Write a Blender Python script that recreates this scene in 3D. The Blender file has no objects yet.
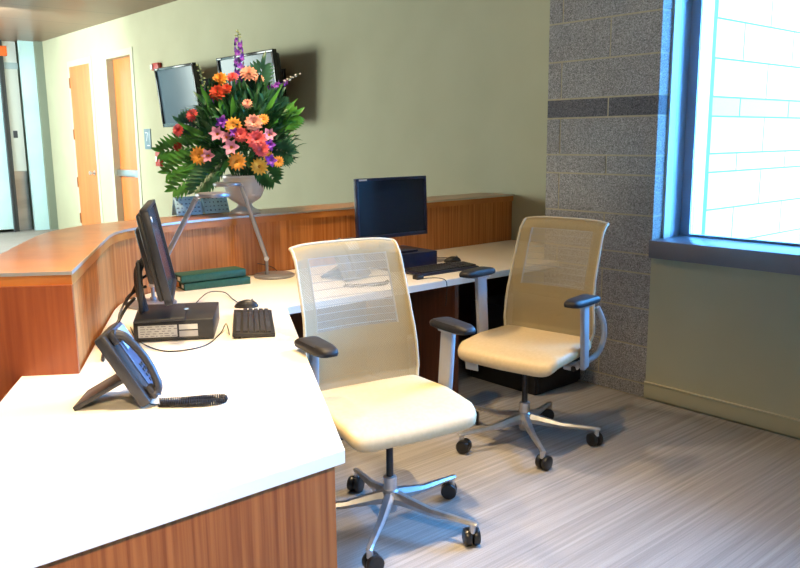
import bpy, bmesh, math, random
from mathutils import Vector, Matrix, noise
random.seed(7)
S = bpy.context.scene
COL = S.collection
PI = math.pi
# ---------------------------------------------------------------- camera
cam_d = bpy.data.cameras.new('camera'); cam = bpy.data.objects.new('camera', cam_d); COL.objects.link(cam)
cam_d.sensor_width = 36.0; cam_d.lens = 793.8 * 36 / 800; cam_d.clip_start = 0.05; cam_d.clip_end = 200
r_, u_, f_ = Vector((0.65525269, 0.75534774, -0.00968051)), Vector((-0.12958939, 0.1250233, 0.98365429)), Vector((-0.74421133, 0.64328762, -0.17980691))
cam.matrix_world = Matrix(((r_.x, u_.x, -f_.x, 0), (r_.y, u_.y, -f_.y, 0), (r_.z, u_.z, -f_.z, 1.5), (0, 0, 0, 1)))
S.camera = cam
# ---------------------------------------------------------------- view, world, sun, area lights
S.view_settings.view_transform = 'Standard'; S.view_settings.look = 'None'; S.view_settings.gamma = 1
S.view_settings.exposure = 0.0; S.view_settings.use_curve_mapping = False
W = bpy.data.worlds.new('sky'); S.world = W; W.use_nodes = True
W.node_tree.nodes['Background'].inputs[0].default_value = (0.12, 0.43, 1.0, 1)
W.node_tree.nodes['Background'].inputs[1].default_value = 42.0
S.cycles.max_bounces = 8; S.cycles.transparent_max_bounces = 12
S.cycles.use_denoising = True
S.cycles.sample_clamp_indirect = 6

def light(name, kind, loc, direction, energy, color, **kw):
    d = bpy.data.lights.new(name, kind); o = bpy.data.objects.new(name, d); COL.objects.link(o)
    d.energy = energy; d.color = color; o.location = loc
    o.rotation_euler = Vector(direction).to_track_quat('-Z', 'Y').to_euler()
    for k, v in kw.items():
        if k == 'portal': d.cycles.is_portal = True
        else: setattr(d, k, v)
    return o
D_ = math.radians
WARM = (1.0, 0.74, 0.42)
light('sun', 'SUN', (4, 6, 6), (-1.0, 0.02, -0.5), 4.5, (1.0, 0.97, 0.92), angle=0.02)
light('window_portal', 'AREA', (-0.45, 4.30, 1.93), (0, -1, 0), 1, (1, 1, 1), shape='RECTANGLE', size=3.8, size_y=2.0, portal=True)
light('lobby_window_and_fill_light', 'AREA', (-13.6, -3.2, 1.7), (0.45, 1, 0.0), 470, (0.88, 1.0, 0.93), shape='RECTANGLE', size=5.0, size_y=2.8, spread=D_(110))
light('lobby_window_and_fill_light', 'AREA', (-14.0, 0.6, 1.9), (1, 0.16, -0.03), 120, (0.85, 1.0, 0.92), shape='RECTANGLE', size=1.6, size_y=1.8)
light('lobby_window_and_fill_light', 'AREA', (-11.4, 2.0, 3.0), (-1, .32, -.35), 340, (0.80, 1.0, 1.0), shape='RECTANGLE', size=2.4, size_y=2.4)  # added fill aimed at the far lobby panels; no window stands here
light('desk_end_fill', 'AREA', (0.5, .1, 2.7), (-1, .22, -.95), 15, WARM, shape='DISK', size=.3, spread=math.radians(70))  # added warm fill for the desk's end panel, not a fixture of the room
for n, (x, y, e, s, sp) in enumerate(((-2.3, 0.6, 25, .2, 85), (-1.9, 1.9, 20, .10, 80), (-3.4, 2.2, 24, .25, 95))):
    light('ceiling_downlight', 'AREA', (x, y, 3.1), (0, 0, -1), e, WARM, shape='DISK', size=s, spread=math.radians(sp))

# ---------------------------------------------------------------- materials
MATS = {}
def mat(name, color, rough=0.5, metal=0.0, spec=0.5, coat=0.0):
    if name in MATS: return MATS[name]
    m = bpy.data.materials.new(name); m.use_nodes = True
    b = m.node_tree.nodes['Principled BSDF']
    b.inputs['Base Color'].default_value = (*color, 1); b.inputs['Roughness'].default_value = rough
    b.inputs['Metallic'].default_value = metal; b.inputs['Specular IOR Level'].default_value = spec
    b.inputs['Coat Weight'].default_value = coat; b.inputs['Coat Roughness'].default_value = 0.08
    MATS[name] = m
    return m
def nodes(m): return m.node_tree.nodes, m.node_tree.links, m.node_tree.nodes['Principled BSDF']
def ramp(N, stops, interp='LINEAR'):
    r = N.new('ShaderNodeValToRGB'); r.color_ramp.interpolation = interp
    e = r.color_ramp.elements
    while len(e) < len(stops): e.new(0.5)
    for el, (p, c) in zip(e, stops): el.position = p; el.color = (*c, 1)
    return r
def coords(N, L, scale, rot=(0, 0, 0), src='Object'):
    t = N.new('ShaderNodeTexCoord'); mp = N.new('ShaderNodeMapping'); L.new(t.outputs[src], mp.inputs[0])
    mp.inputs['Scale'].default_value = scale; mp.inputs['Rotation'].default_value = rot
    return mp
def bump(N, L, b, h, strength, dist=0.002):
    bp = N.new('ShaderNodeBump'); bp.inputs['Strength'].default_value = strength; bp.inputs['Distance'].default_value = dist
    L.new(h, bp.inputs['Height']); L.new(bp.outputs[0], b.inputs['Normal'])
def noisy(name, c1, c2, scale, rough=.5, detail=3, bumpy=0, metal=0, lo=.35, hi=.65, spec=.5, coat=0):
    m = mat(name, c1, rough, metal, spec, coat); N, L, b = nodes(m)
    mp = coords(N, L, scale); n = N.new('ShaderNodeTexNoise'); n.inputs['Scale'].default_value = 1; n.inputs['Detail'].default_value = detail
    L.new(mp.outputs[0], n.inputs[0]); r = ramp(N, ((lo, c1), (hi, c2))); L.new(n.outputs[0], r.inputs[0]); L.new(r.outputs[0], b.inputs['Base Color'])
    if bumpy: bump(N, L, b, n.outputs[0], bumpy)
    return m
paint = noisy('wall_paint', (.47, .445, .30), (.50, .475, .325), (2, 2, 2), .85, bumpy=0)
lobby_paint = paint
paint_base = mat('baseboard_paint', (.48, .45, .30), .5)
wood_v = noisy('veneer_vertical', (.40, .125, .028), (.60, .24, .070), (75, 75, 1.6), .5, 4, spec=.3)
wood_desk = noisy('veneer_desk_end', (.24, .060, .013), (.40, .125, .030), (75, 75, 1.6), .5, 4, spec=.3)
wood_end = noisy('veneer_red', (.24, .050, .012), (.33, .085, .022), (40, 40, 2.0), .4, 4, coat=.1)
wood_top = noisy('veneer_top', (.46, .155, .035), (.58, .22, .05), (6, 6, 6), .28, 4, coat=.1)
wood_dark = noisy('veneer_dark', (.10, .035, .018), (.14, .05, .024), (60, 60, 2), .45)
door_wood = noisy('door_maple', (.64, .18, .04), (.72, .23, .06), (9, 9, .7), .35, 3, coat=.2)
white_top = noisy('white_worktop', (.85, .78, .67), (.88, .81, .70), (4, 4, 4), .32)
chrome = mat('brushed_silver', (.62, .63, .66), .28, 1.0)
lamp_metal = noisy('lamp_silver', (.30, .31, .35), (.34, .35, .40), (20, 20, 20), .35, metal=.6)
trim_metal = mat('edge_metal', (.66, .62, .55), .35, .6)
grey_plastic = noisy('grey_plastic', (.36, .36, .38), (.40, .40, .42), (10, 10, 10), .45)
alum = noisy('base_aluminium', (.52, .52, .54), (.60, .60, .62), (30, 30, 30), .33, metal=.85)
black = noisy('black_plastic', (.012, .012, .014), (.018, .018, .02), (30, 30, 30), .42)
black_soft = noisy('soft_black', (.012, .011, .013), (.016, .015, .017), (90, 90, 90), .5, spec=.3)
black_gloss = mat('black_gloss', (.010, .010, .013), .12)
cast_black = noisy('caster_black', (.012, .012, .014), (.02, .02, .022), (30, 30, 30), .3)
leather = noisy('cream_leather', (.58, .45, .26), (.62, .485, .29), (60, 60, 60), .42, bumpy=.08)
cream_edge = noisy('cream_fabric_edge', (.50, .44, .31), (.56, .50, .36), (200, 200, 200), .7)
frame_steel = noisy('window_frame_metal', (.36, .42, .52), (.38, .44, .54), (5, 5, 5), .4, metal=.2)
sill_metal = noisy('sill_metal', (.22, .22, .26), (.25, .25, .29), (5, 5, 5), .30, metal=.3)
ext_white = mat('exterior_white', (.85, .88, .88), .6)
navy = mat('gasket_navy', (.01, .03, .12), .5)
steel = noisy('elevator_steel', (.35, .36, .37), (.48, .49, .50), (1, 1, 5), .3, metal=.9)
white_frame = mat('door_frame_paint', (.50, .50, .37), .6)
dark_frame = mat('dark_metal_frame', (.06, .07, .08), .4, .3)
olive = mat('olive_pilaster', (.22, .25, .19), .7)
cream_panel = mat('cream_panel', (.74, .74, .66), .5)
frost = noisy('frosted_glass', (.55, .80, .85), (.62, .86, .90), (1, 1, 2), .25, spec=.6)
red = mat('alarm_red', (.45, .03, .02), .4)
orange = mat('orange_panel', (.75, .13, .02), .5)
plate_blue = mat('sign_blue_grey', (.16, .24, .29), .4)
white_p = mat('white_plastic', (.8, .8, .8), .4)
porcelain = noisy('porcelain', (.74, .73, .74), (.80, .79, .80), (8, 8, 8), .3, coat=.3)
green_cloth = noisy('binder_green', (.010, .085, .062), (.016, .11, .08), (60, 60, 60), .45)
label_paper = mat('label_paper', (.55, .55, .52), .6)
black_daylit = noisy('black_plastic_daylit', (.012, .016, .05), (.018, .022, .065), (30, 30, 30), .35)  # black plastic with the window's blue daylight put into its base colour
phone_blue = noisy('phone_face', (.035, .055, .11), (.05, .07, .14), (30, 30, 30), .38)
phone_grey = noisy('phone_shell', (.026, .025, .028), (.034, .032, .036), (30, 30, 30), .38)
sink_glass = mat('clear_lcd', (.25, .38, .52), .25)

def glass_mat():
    m = mat('window_glass', (1, 1, 1), 0.0); N, L, b = nodes(m)
    out = N['Material Output']; t = N.new('ShaderNodeBsdfTransparent'); t.inputs[0].default_value = (.96, .99, 1, 1)
    g = N.new('ShaderNodeBsdfGlossy'); g.inputs['Roughness'].default_value = 0.0
    fr = N.new('ShaderNodeFresnel'); fr.inputs[0].default_value = 1.35
    mx = N.new('ShaderNodeMixShader'); L.new(fr.outputs[0], mx.inputs[0]); L.new(t.outputs[0], mx.inputs[1]); L.new(g.outputs[0], mx.inputs[2])
    L.new(mx.outputs[0], out.inputs[0]); return m
glass = glass_mat()

def carpet():
    m = mat('striped_carpet', (.3, .3, .3), .95, spec=.1); N, L, b = nodes(m)
    mp = coords(N, L, (1, 1, 1)); sp = N.new('ShaderNodeSeparateXYZ'); L.new(mp.outputs[0], sp.inputs[0])
    # stripes run along Y, broken at the 0.6 m carpet tiles
    n1 = N.new('ShaderNodeTexNoise'); n1.noise_dimensions = '3D'; n1.inputs['Detail'].default_value = 4; n1.inputs['Roughness'].default_value = .75
    mp2 = N.new('ShaderNodeMapping'); L.new(mp.outputs[0], mp2.inputs[0]); mp2.inputs['Scale'].default_value = (52, .6, 1); L.new(mp2.outputs[0], n1.inputs[0]); n1.inputs['Scale'].default_value = 1
    r = ramp(N, ((.22, (.26, .24, .225)), (.45, (.37, .345, .325)), (.56, (.43, .40, .378)), (.78, (.53, .50, .47)))); L.new(n1.outputs[0], r.inputs[0])
    n2 = N.new('ShaderNodeTexNoise'); n2.inputs['Scale'].default_value = 260; L.new(mp.outputs[0], n2.inputs[0])
    mx = N.new('ShaderNodeMixRGB'); mx.blend_type = 'MULTIPLY'; mx.inputs[0].default_value = .35
    L.new(r.outputs[0], mx.inputs[1]); L.new(n2.outputs[0], mx.inputs[2]); L.new(mx.outputs[0], b.inputs['Base Color'])
    bump(N, L, b, n2.outputs[0], .3, .003); return m
def block(name, a, c, mortar, dark_row=None, outside=False):
    """split-face concrete block; courses are real geometry, this gives the speckled aggregate"""
    m = mat(name, a, .85); N, L, b = nodes(m); mp = coords(N, L, (1, 1, 1))
    v = N.new('ShaderNodeTexVoronoi'); v.inputs['Scale'].default_value = 240; L.new(mp.outputs[0], v.inputs[0])
    sp = N.new('ShaderNodeSeparateColor'); L.new(v.outputs['Color'], sp.inputs[0])
    r = ramp(N, ((.0, (a[0]*.5, a[1]*.5, a[2]*.52)), (.25, a), (.8, c), (1, (c[0]*1.5, c[1]*1.5, c[2]*1.55)))); L.new(sp.outputs[0], r.inputs[0])
    n = N.new('ShaderNodeTexNoise'); n.inputs['Scale'].default_value = 5; L.new(mp.outputs[0], n.inputs[0])
    mx = N.new('ShaderNodeMixRGB'); mx.blend_type = 'MULTIPLY'; mx.inputs[0].default_value = .25; L.new(r.outputs[0], mx.inputs[1]); L.new(n.outputs[0], mx.inputs[2])
    L.new(mx.outputs[0], b.inputs['Base Color']); bump(N, L, b, sp.outputs[0], .35, .003); return m
stone = block('grey_block', (.30, .28, .265), (.46, .43, .41), None)
stone_dark = block('dark_block', (.12, .11, .12), (.19, .18, .19), None)
mortar = noisy('mortar', (.46, .39, .26), (.52, .44, .30), (40, 40, 40), .9)
ext_block = noisy('exterior_block', (.36, .41, .41), (.42, .47, .47), (120, 120, 120), .9)
ext_accent = noisy('exterior_accent_block', (.24, .31, .32), (.28, .35, .36), (120, 120, 120), .9)
ext_joint = mat('exterior_joint', (.08, .14, .16), .9)
def ceiling_mat():
    m = mat('ceiling_panels', (.4, .3, .22), .35, spec=.25); N, L, b = nodes(m)
    mp = coords(N, L, (1, 1, 1)); br = N.new('ShaderNodeTexBrick'); L.new(mp.outputs[0], br.inputs[0])
    br.inputs['Scale'].default_value = 1; br.offset = 0.0; br.inputs['Brick Width'].default_value = 2.4; br.inputs['Row Height'].default_value = 2.4
    mp.inputs['Rotation'].default_value = (0, 0, PI/2); br.inputs['Mortar Size'].default_value = .012
    br.inputs['Row Height'].default_value = 1.2
    br.inputs['Color1'].default_value = (.26, .15, .09, 1); br.inputs['Color2'].default_value = (.21, .12, .075, 1); br.inputs['Mortar'].default_value = (.11, .07, .05, 1)
    L.new(br.outputs[0], b.inputs['Base Color']); return m
def mesh_fabric(name, color, alpha, scale):
    """woven mesh: a diagonal lattice of threads with open holes between"""
    m = mat(name, color, .6); N, L, b = nodes(m); mp = coords(N, L, (1, 1, 1), (0, 0, 0), 'UV')
    vals = []
    for ang in (PI/4, -PI/4):
        rt = N.new('ShaderNodeMapping'); rt.inputs['Rotation'].default_value = (0, 0, ang); L.new(mp.outputs[0], rt.inputs[0])
        w = N.new('ShaderNodeTexWave'); w.wave_type = 'BANDS'; w.bands_direction = 'X'; w.inputs['Scale'].default_value = scale; L.new(rt.outputs[0], w.inputs[0])
        vals.append(w)
    mx = N.new('ShaderNodeMath'); mx.operation = 'MAXIMUM'; L.new(vals[0].outputs['Fac'], mx.inputs[0]); L.new(vals[1].outputs['Fac'], mx.inputs[1])
    gt = N.new('ShaderNodeMath'); gt.operation = 'GREATER_THAN'; gt.inputs[1].default_value = alpha; L.new(mx.outputs[0], gt.inputs[0])
    L.new(gt.outputs[0], b.inputs['Alpha']); return m
carpet_m = carpet(); ceil_m = ceiling_mat()
net_dense = mesh_fabric('mesh_fabric_double', (.31, .245, .125), .22, 60)
net_open = mesh_fabric('mesh_fabric_single', (.42, .37, .26), .70, 60)

# ---------------------------------------------------------------- mesh helpers
class MB:
    def __init__(s): s.bm = bmesh.new(); s.uv = None
    def box(s, c, d, rot=None, bevel=0, seg=2):
        g = bmesh.ops.create_cube(s.bm, size=1)['verts']
        M_ = Matrix.Translation(Vector(c)) @ (rot.to_4x4() if rot is not None else Matrix()) @ Matrix.Diagonal((*d, 1))
        bmesh.ops.transform(s.bm, matrix=M_, verts=g)
        if bevel:
            es = list({e for v in g for e in v.link_edges})
            bmesh.ops.bevel(s.bm, geom=es, offset=bevel, segments=seg, affect='EDGES', profile=.5)
        return s
    def span(s, a, b, bevel=0):
        return s.box([(p+q)/2 for p, q in zip(a, b)], [abs(q-p) for p, q in zip(a, b)], bevel=bevel)
    def prism(s, pts, z0, z1, bevel=0):
        vs = [s.bm.verts.new((x, y, z0)) for x, y in pts]; f = s.bm.faces.new(vs)
        if f.normal.z > 0 or f.calc_area() and (f.normal_update() or f.normal.z > 0): f.normal_flip()
        r = bmesh.ops.extrude_face_region(s.bm, geom=[f]); up = [g for g in r['geom'] if isinstance(g, bmesh.types.BMVert)]
        bmesh.ops.translate(s.bm, vec=(0, 0, z1-z0), verts=up)
        if bevel:
            tops = [e for v in up for e in v.link_edges if all(abs(q.co.z - z1) < 1e-6 for q in e.verts)]
            bmesh.ops.bevel(s.bm, geom=list(set(tops)), offset=bevel, segments=2, affect='EDGES')
        return s
    def lathe(s, prof, c=(0, 0, 0), n=32, M_=None):
        rings = []
        T = M_ if M_ is not None else Matrix()
        for r, z in prof:
            if r < 1e-5: rings.append([s.bm.verts.new(Vector(c) + (T @ Vector((0, 0, z))))])
            else: rings.append([s.bm.verts.new(Vector(c) + (T @ Vector((r*math.cos(2*PI*i/n), r*math.sin(2*PI*i/n), z)))) for i in range(n)])
        for A, B in zip(rings, rings[1:]):
            for i in range(n):
                j = (i+1) % n
                if len(A) == 1 and len(B) == 1: continue
                if len(A) == 1: s.bm.faces.new((A[0], B[i], B[j]))
                elif len(B) == 1: s.bm.faces.new((A[i], A[j], B[0]))
                else: s.bm.faces.new((A[i], A[j], B[j], B[i]))
        return s
    def cyl(s, a, b, r, r2=None, n=20):
        a, b = Vector(a), Vector(b); d = b-a; q = d.to_track_quat('Z', 'Y').to_matrix(); r2 = r if r2 is None else r2
        return s.lathe(((0, 0), (r, 0), (r2, d.length), (0, d.length)), a, n, q)
    def tube(s, pts, r, n=8, closed=False):
        pts = [Vector(p) for p in pts]; rings = []; prev = None
        R = r if callable(r) else (lambda t: r)
        for i, p in enumerate(pts):
            t = (pts[min(i+1, len(pts)-1)] - pts[max(i-1, 0)]).normalized()
            if prev is None:
                a = t.orthogonal().normalized()
            else:
                a = (prev - t*prev.dot(t)).normalized()
            prev = a; b = t.cross(a); rr = R(i/(len(pts)-1))
            rings.append([s.bm.verts.new(p + (a*math.cos(2*PI*k/n) + b*math.sin(2*PI*k/n))*rr) for k in range(n)])
        for A, B in zip(rings, rings[1:]):
            for k in range(n): s.bm.faces.new((A[k], A[(k+1) % n], B[(k+1) % n], B[k]))
        s.bm.faces.new(rings[0][::-1]); s.bm.faces.new(rings[-1]); return s
    def build(s, name, m, parent=None, smooth=40):
        bmesh.ops.recalc_face_normals(s.bm, faces=s.bm.faces)
        me = bpy.data.meshes.new(name); s.bm.to_mesh(me); s.bm.free(); me.materials.append(m)
        o = bpy.data.objects.new(name, me); COL.objects.link(o)
        if smooth:
            for p in me.polygons: p.use_smooth = True
            me.set_sharp_from_angle(angle=math.radians(smooth))
        if parent: o.parent = parent
        return o
def spline(pts, n=8):
    pts = [Vector(p) for p in pts]; out = []
    P = [pts[0]] + pts + [pts[-1]]
    for i in range(1, len(P)-2):
        for k in range(n):
            t = k/n; a, b, c, d = P[i-1], P[i], P[i+1], P[i+2]
            out.append(.5*((2*b) + (c-a)*t + (2*a-5*b+4*c-d)*t*t + (3*b-a-3*c+d)*t**3))
    out.append(pts[-1]); return out
def tag(o, label=None, cat=None, group=None, kind=None):
    if label: o['label'] = label
    if cat: o['category'] = cat
    if group: o['group'] = group
    if kind: o['kind'] = kind
    return o
def thing(name, label, cat, loc=(0, 0, 0), rz=0, group=None):
    o = bpy.data.objects.new(name, None); COL.objects.link(o); o.empty_display_size = .05
    o.location = loc; o.rotation_euler = (0, 0, rz); return tag(o, label, cat, group)
def struct(o): o['kind'] = 'structure'; return o
def kids(o): return [c for c in bpy.data.objects if c.parent == o]
def copy_tree(o, parent=None):
    c = o.copy(); COL.objects.link(c); c.parent = parent
    for k in kids(o): copy_tree(k, c)
    return c
RZ = lambda a: Matrix.Rotation(a, 3, 'Z')
RX = lambda a: Matrix.Rotation(a, 3, 'X')
RY = lambda a: Matrix.Rotation(a, 3, 'Y')
D = math.radians

# ================================================================ SETTING
YB, YW, XS0, XS1, XF, ZC = 4.56, 3.97, -3.185, -2.423, -14.45, 3.17
XR, YF = 2.6, -5.0
struct(MB().span((-19, YF, -.1), (XR, 6, 0)).build('floor', carpet_m))
struct(MB().span((-19, YF, ZC), (XS1-.15, YB+.15, ZC+.1)).span((XS1-.15, YF, ZC), (XR, YW+.45, ZC+.1)).build('ceiling', ceil_m))
# back wall with its two door openings
D1 = (-13.25, -12.33); D2 = (-11.72, -10.80); DH = 2.70
w = MB()
for a, b in ((XF-.65, D1[0]), (D1[1], D2[0]), (D2[1], XS0+.02)): w.span((a, YB, 0), (b, YB+.15, ZC))
for a, b in (D1, D2): w.span((a, YB, DH), (b, YB+.15, ZC))
struct(w.build('wall_back', paint, smooth=0))
struct(MB().span((XR, YF, 0), (XR+.15, YW+.3, ZC)).build('wall_right', paint))
struct(MB().span((-19, YF-.15, 0), (XR+.15, YF, ZC)).build('wall_front', paint))
# window wall
SZ, WT = 0.93, 2.95
w = MB(); w.span((XS1, YW, 0), (XR, YW+.45, SZ-.10)); w.span((XS1, YW, WT), (XR, YW+.45, ZC)); w.span((1.75, YW, SZ-.1), (XR, YW+.45, WT))
struct(w.build('wall_window', paint, smooth=0))
struct(MB().span((XS1, YW-.014, .012), (XR, YW, .10), bevel=.003).build('baseboard_window', paint_base))
struct(MB().box((-2.0, YW-.0145, .103), (.84, .004, .004)).span((XS1, YW-.018, .098), (XR, YW, .104)).build('trim_1', mat('baseboard_cap', (.62, .56, .40), .5)))
sill = MB().span((XS1+.001, YW-.035, SZ-.10), (1.75, YW+.36, SZ), bevel=.004); struct(sill.build('window_sill', sill_metal))
# window: jamb, frame and pane, then the exterior reveal beyond the glass
wn = thing('window_1', None, None, (0, 0, 0)); struct(wn)
YG = 4.25; XE = -2.358
jb = MB().span((XS1, YW+.10, SZ), (XS1+.012, 4.135, WT)); jb.build('jamb_lining', mat('jamb_cyan', (.74, .80, .80), .5), wn)
fr = MB(); fr.span((XS1, 4.135, SZ), (XS1+.008, YG, WT)); fr.span((XS1, YG, SZ), (XE, YG+.05, WT)); fr.span((1.69, YG-.03, SZ), (1.75, YG+.05, WT)); fr.span((XE, YG, WT-.06), (1.69, YG+.05, WT)); fr.span((XE, YG+.005, SZ), (1.69, YG+.05, SZ+.012))
fr.build('window_frame', frame_steel, wn)
MB().span((XE, YG+.018, SZ+.012), (1.69, YG+.026, WT-.06)).build('pane', glass, wn, 0)
MB().span((-2.41, YG+.051, SZ-.3), (XE, 4.39, WT)).build('exterior_reveal', ext_white, wn, 0)
MB().span((-2.41, 4.391, SZ-.3), (XE-.002, 4.435, WT)).build('gasket', navy, wn, 0)
# block pilaster: mortar core plus every course laid as blocks
joints = [-.135, .085, .305, .525, .730, .840, 1.060, 1.285, 1.395, 1.613, 1.726, 1.945, 2.168, 2.39, 2.61, 2.83, 3.05, 3.17]
def courses(x0, x1, y0, y1, axis, face, mb_n, mb_d, off, step=.676):
    for i, (a, b) in enumerate(zip(joints, joints[1:])):
        a = max(a, 0)
        m = mb_d if abs(a-1.613) < .01 else mb_n
        lo, hi = (x0, x1) if axis == 'x' else (y0, y1)
        s = off + (0 if i % 2 else step/2)
        while s > lo: s -= step
        while s < hi:
            p, q = max(s, lo), min(s+step, hi)
            if q-p > .012:
                e0 = 0 if p == lo else .005; e1 = 0 if q == hi else .005
                if axis == 'x': m.span((p+e0, y0, a+.005), (q-e1, y1, b-.005))
                else: m.span((x0, p+e0, a+.005), (x1, q-e1, b-.005))
            s += step
bn, bd = MB(), MB()
courses(XS0, XS1-.0, YW, YW+.10, 'x', 0, bn, bd, -2.747)
st = struct(MB().span((XS0+.002, YW+.002, 0), (XS1-.003, YW+.12, ZC)).span((XS0+.002, YW+.12, 0), (XS1-.15, YB+.1, ZC)).build('wall_pilaster', mortar, smooth=0))
bn.build('block_courses', stone, st, 0); bd.build('dark_block_course', stone_dark, st, 0)
side = MB().span((XS0, YW+.10, 0), (XS0+.02, YB, ZC)); side.build('pilaster_side', paint, st, 0)
# exterior block wall seen through the pane, and the ground outside
XO = -2.40
ext = struct(MB().span((XO-.2, 4.437, -.4), (XO-.004, 13, 4.6)).build('wall_exterior', ext_joint, smooth=0))
en, ed = MB(), MB()
J2 = joints[:]
joints = joints[:-1] + [3.27, 3.49, 3.71, 3.93, 4.15, 4.37, 4.59]
courses(XO-.006, XO, 4.437, 13, 'y', 0, en, ed, 4.847)
en.build('exterior_block_courses', ext_block, ext, 0); ed.build('exterior_accent_course', ext_accent, ext, 0)
struct(MB().span((-2.38, 4.45, -.45), (14, 16, -.405)).build('ground_outside', noisy('outside_paving', (.45, .45, .43), (.52, .52, .5), (3, 3, 3), .9)))
# lobby far wall with its glazed and steel panels
struct(MB().span((XF-.2, 4.43, 0), (XF+.02, YB+.15, ZC)).build('wall_far_pilaster', olive))
struct(MB().span((XF-.12, 4.20, 0), (XF-.04, 4.43, ZC)).build('window_2', frost, smooth=0))
fw = MB(); fw.span((XF-.3, 3.955, 0), (XF-.24, 4.2, 1.02)); struct(fw.build('wall_elevator_steel', steel))
struct(MB().span((XF-.3, 3.955, 1.02), (XF-.24, 4.2, 2.72)).build('wall_elevator', cream_panel))
struct(MB().span((XF-.3, 3.9, 2.82), (XF-.24, 4.2, ZC-.002)).build('window_3', mat('bright_transom', (.92, .92, .86), .5), smooth=0))
struct(MB().span((XF-.28, 3.9, 2.72), (XF-.2, 4.2, 2.82)).build('trim_2', mat('transom_bar', (.45, .55, .56), .4)))
struct(MB().span((XF-.2, 3.905, 0), (XF-.10, 3.955, ZC)).span((XF-.12, 3.862, 0), (XF-.04, 3.885, 2.95)).build('trim_3', dark_frame))
dg = struct(MB().span((XF-.14, 1.5, .05), (XF-.10, 3.862, 2.9)).build('door_3', frost, smooth=0))
struct(MB().span((XF-.55, 1.0, 0), (XF-.45, YB+.15, ZC)).build('wall_far_backing', olive))
struct(MB().span((XF-.4, YF, 2.9), (XF-.1, 3.9, ZC)).span((XF-.4, YF, 0), (XF-.1, 1.5, 2.9)).build('wall_far', noisy('far_wall_paint', (.66, .70, .66), (.7, .74, .7), (1, 1, 1), .8), smooth=0))
tag(MB().box((XF-.235, 4.07, 1.64), (.012, .07, .12), bevel=.004).build('call_button', dark_frame), 'small dark elevator call button plate on the cream panel', 'button')
ob = thing('hanging_sign', 'orange red bar hanging under the ceiling at the far left', 'sign', (XF+.6, 3.4, 2.92))
MB().box((0, 0, 0), (.06, .84, .15), bevel=.006).build('panel', orange, ob); [MB().cyl((0, y, .07), (0, y, .25), .008).build('hanger_rod', chrome, ob) for y in (-.2, .2)]

# doors in the back wall
def door(name, x0, x1, hinges, leaf_dy):
    root = thing(name, None, None, (x0, YB, 0)); struct(root); wd = x1-x0
    f = MB(); t = .055
    f.span((-t, -.008, 0), (.035, .15, DH+t)); f.span((wd-.035, -.008, 0), (wd+t, .15, DH+t)); f.span((.035, -.008, DH-.035), (wd-.035, .15, DH+t))
    f.build('frame', white_frame, root)
    MB().span((.036, leaf_dy, .01), (wd-.036, leaf_dy+.045, DH-.037)).build('leaf', door_wood, root)
    h = MB()
    for z in (2.42, 1.62, .86, .28)[:hinges]: h.span((.006, -.024, z-.08), (.038, .02, z+.08))
    if hinges: h.build('hinge', mat('hinge_brass', (.42, .20, .10), .4, .4), root)
    return root, wd
d1, w1 = door('door_1', *D1, 4, -.012)
MB().lathe(((0, 0), (.035, 0), (.035, .012), (.012, .016), (.012, .05), (.03, .06), (.03, .085), (0, .092)), (w1-.12, -.012, 1.03), 20, RX(D(90))).build('door_handle', chrome, d1)
d2, w2 = door('door_2', *D2, 0, .09)
MB().box((w2/2, .06, 1.05), (w2-.08, .05, .10), bevel=.01).span((w2-.2, .02, 1.0), (w2-.05, .07, 1.1)).build('push_bar', chrome, d2)

# wall fittings by the doors
sg = thing('wall_sign', 'small blue grey sign plate on the wall right of the open doorway', 'sign', (-10.43, YB-.006, 1.53))
MB().box((0, 0, 0), (.20, .012, .27), bevel=.003).build('plate', plate_blue, sg)
MB().box((.0, -.008, .03), (.014, .003, .12), RY(D(22))).box((.03, -.008, -.085), (.07, .003, .012)).box((-.025, -.008, .085), (.06, .003, .012)).build('lettering', white_p, sg)
fa = thing('fire_alarm_pull', 'red fire alarm pull box on the wall below the left television', 'alarm', (-10.08, YB-.02, 1.27))
MB().box((0, 0, 0), (.13, .05, .19), bevel=.006).build('box', red, fa); MB().box((-.02, -.03, .0), (.05, .015, .07), bevel=.003).build('pull_handle', white_p, fa)
tag(MB().lathe(((0, 0), (.035, 0), (.035, .012), (0, .016)), (-9.83, YB, 1.28), 20, RX(D(90))).build('round_socket', dark_frame), 'small dark round knob on the wall right of the red pull box', 'switch')
sb = thing('alarm_strobe', 'small red strobe unit high on the wall above the left television', 'alarm', (-9.97, YB-.03, 2.44))
MB().box((0, .0, 0), (.20, .05, .09), bevel=.008).build('box', red, sb); MB().box((-.075, -.03, 0), (.06, .02, .06), bevel=.004).build('strobe_lens', white_p, sb)

# ================================================================ COUNTER, DESK
IN = [(-2.65, .865), (-3.13, 1.115), (-3.56, 1.34), (-3.69, 1.43), (-3.80, 1.565), (-3.90, 1.80), (-3.945, 2.10), (-3.955, 2.4), (-3.96, 4.555)]
OUT = [(-4.29, 4.555), (-4.28, 2.4), (-4.25, 2.0), (-4.20, 1.70), (-4.11, 1.42), (-3.98, 1.24), (-3.80, 1.10), (-3.32, .835), (-2.845, .575)]
def smooth2(pl, n=4): return [(p.x, p.y) for p in spline([(x, y, 0) for x, y in pl], n)]
INs = [IN[0], IN[1]] + smooth2(IN[2:8], 5) + [IN[8]]
OUTs = [OUT[0]] + smooth2(OUT[1:8], 4) + [OUT[8]]
def offset(pl, d):
    out = []
    for i, p in enumerate(pl):
        a = Vector(pl[max(i-1, 0)]); b = Vector(pl[min(i+1, len(pl)-1)]); t = (b-a).normalized(); out.append((p[0]-t.y*d, p[1]+t.x*d))
    return out
ct = thing('reception_counter', 'curved wooden reception counter with raised ledge running to the back wall', 'counter', (0, 0, 0))
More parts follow.
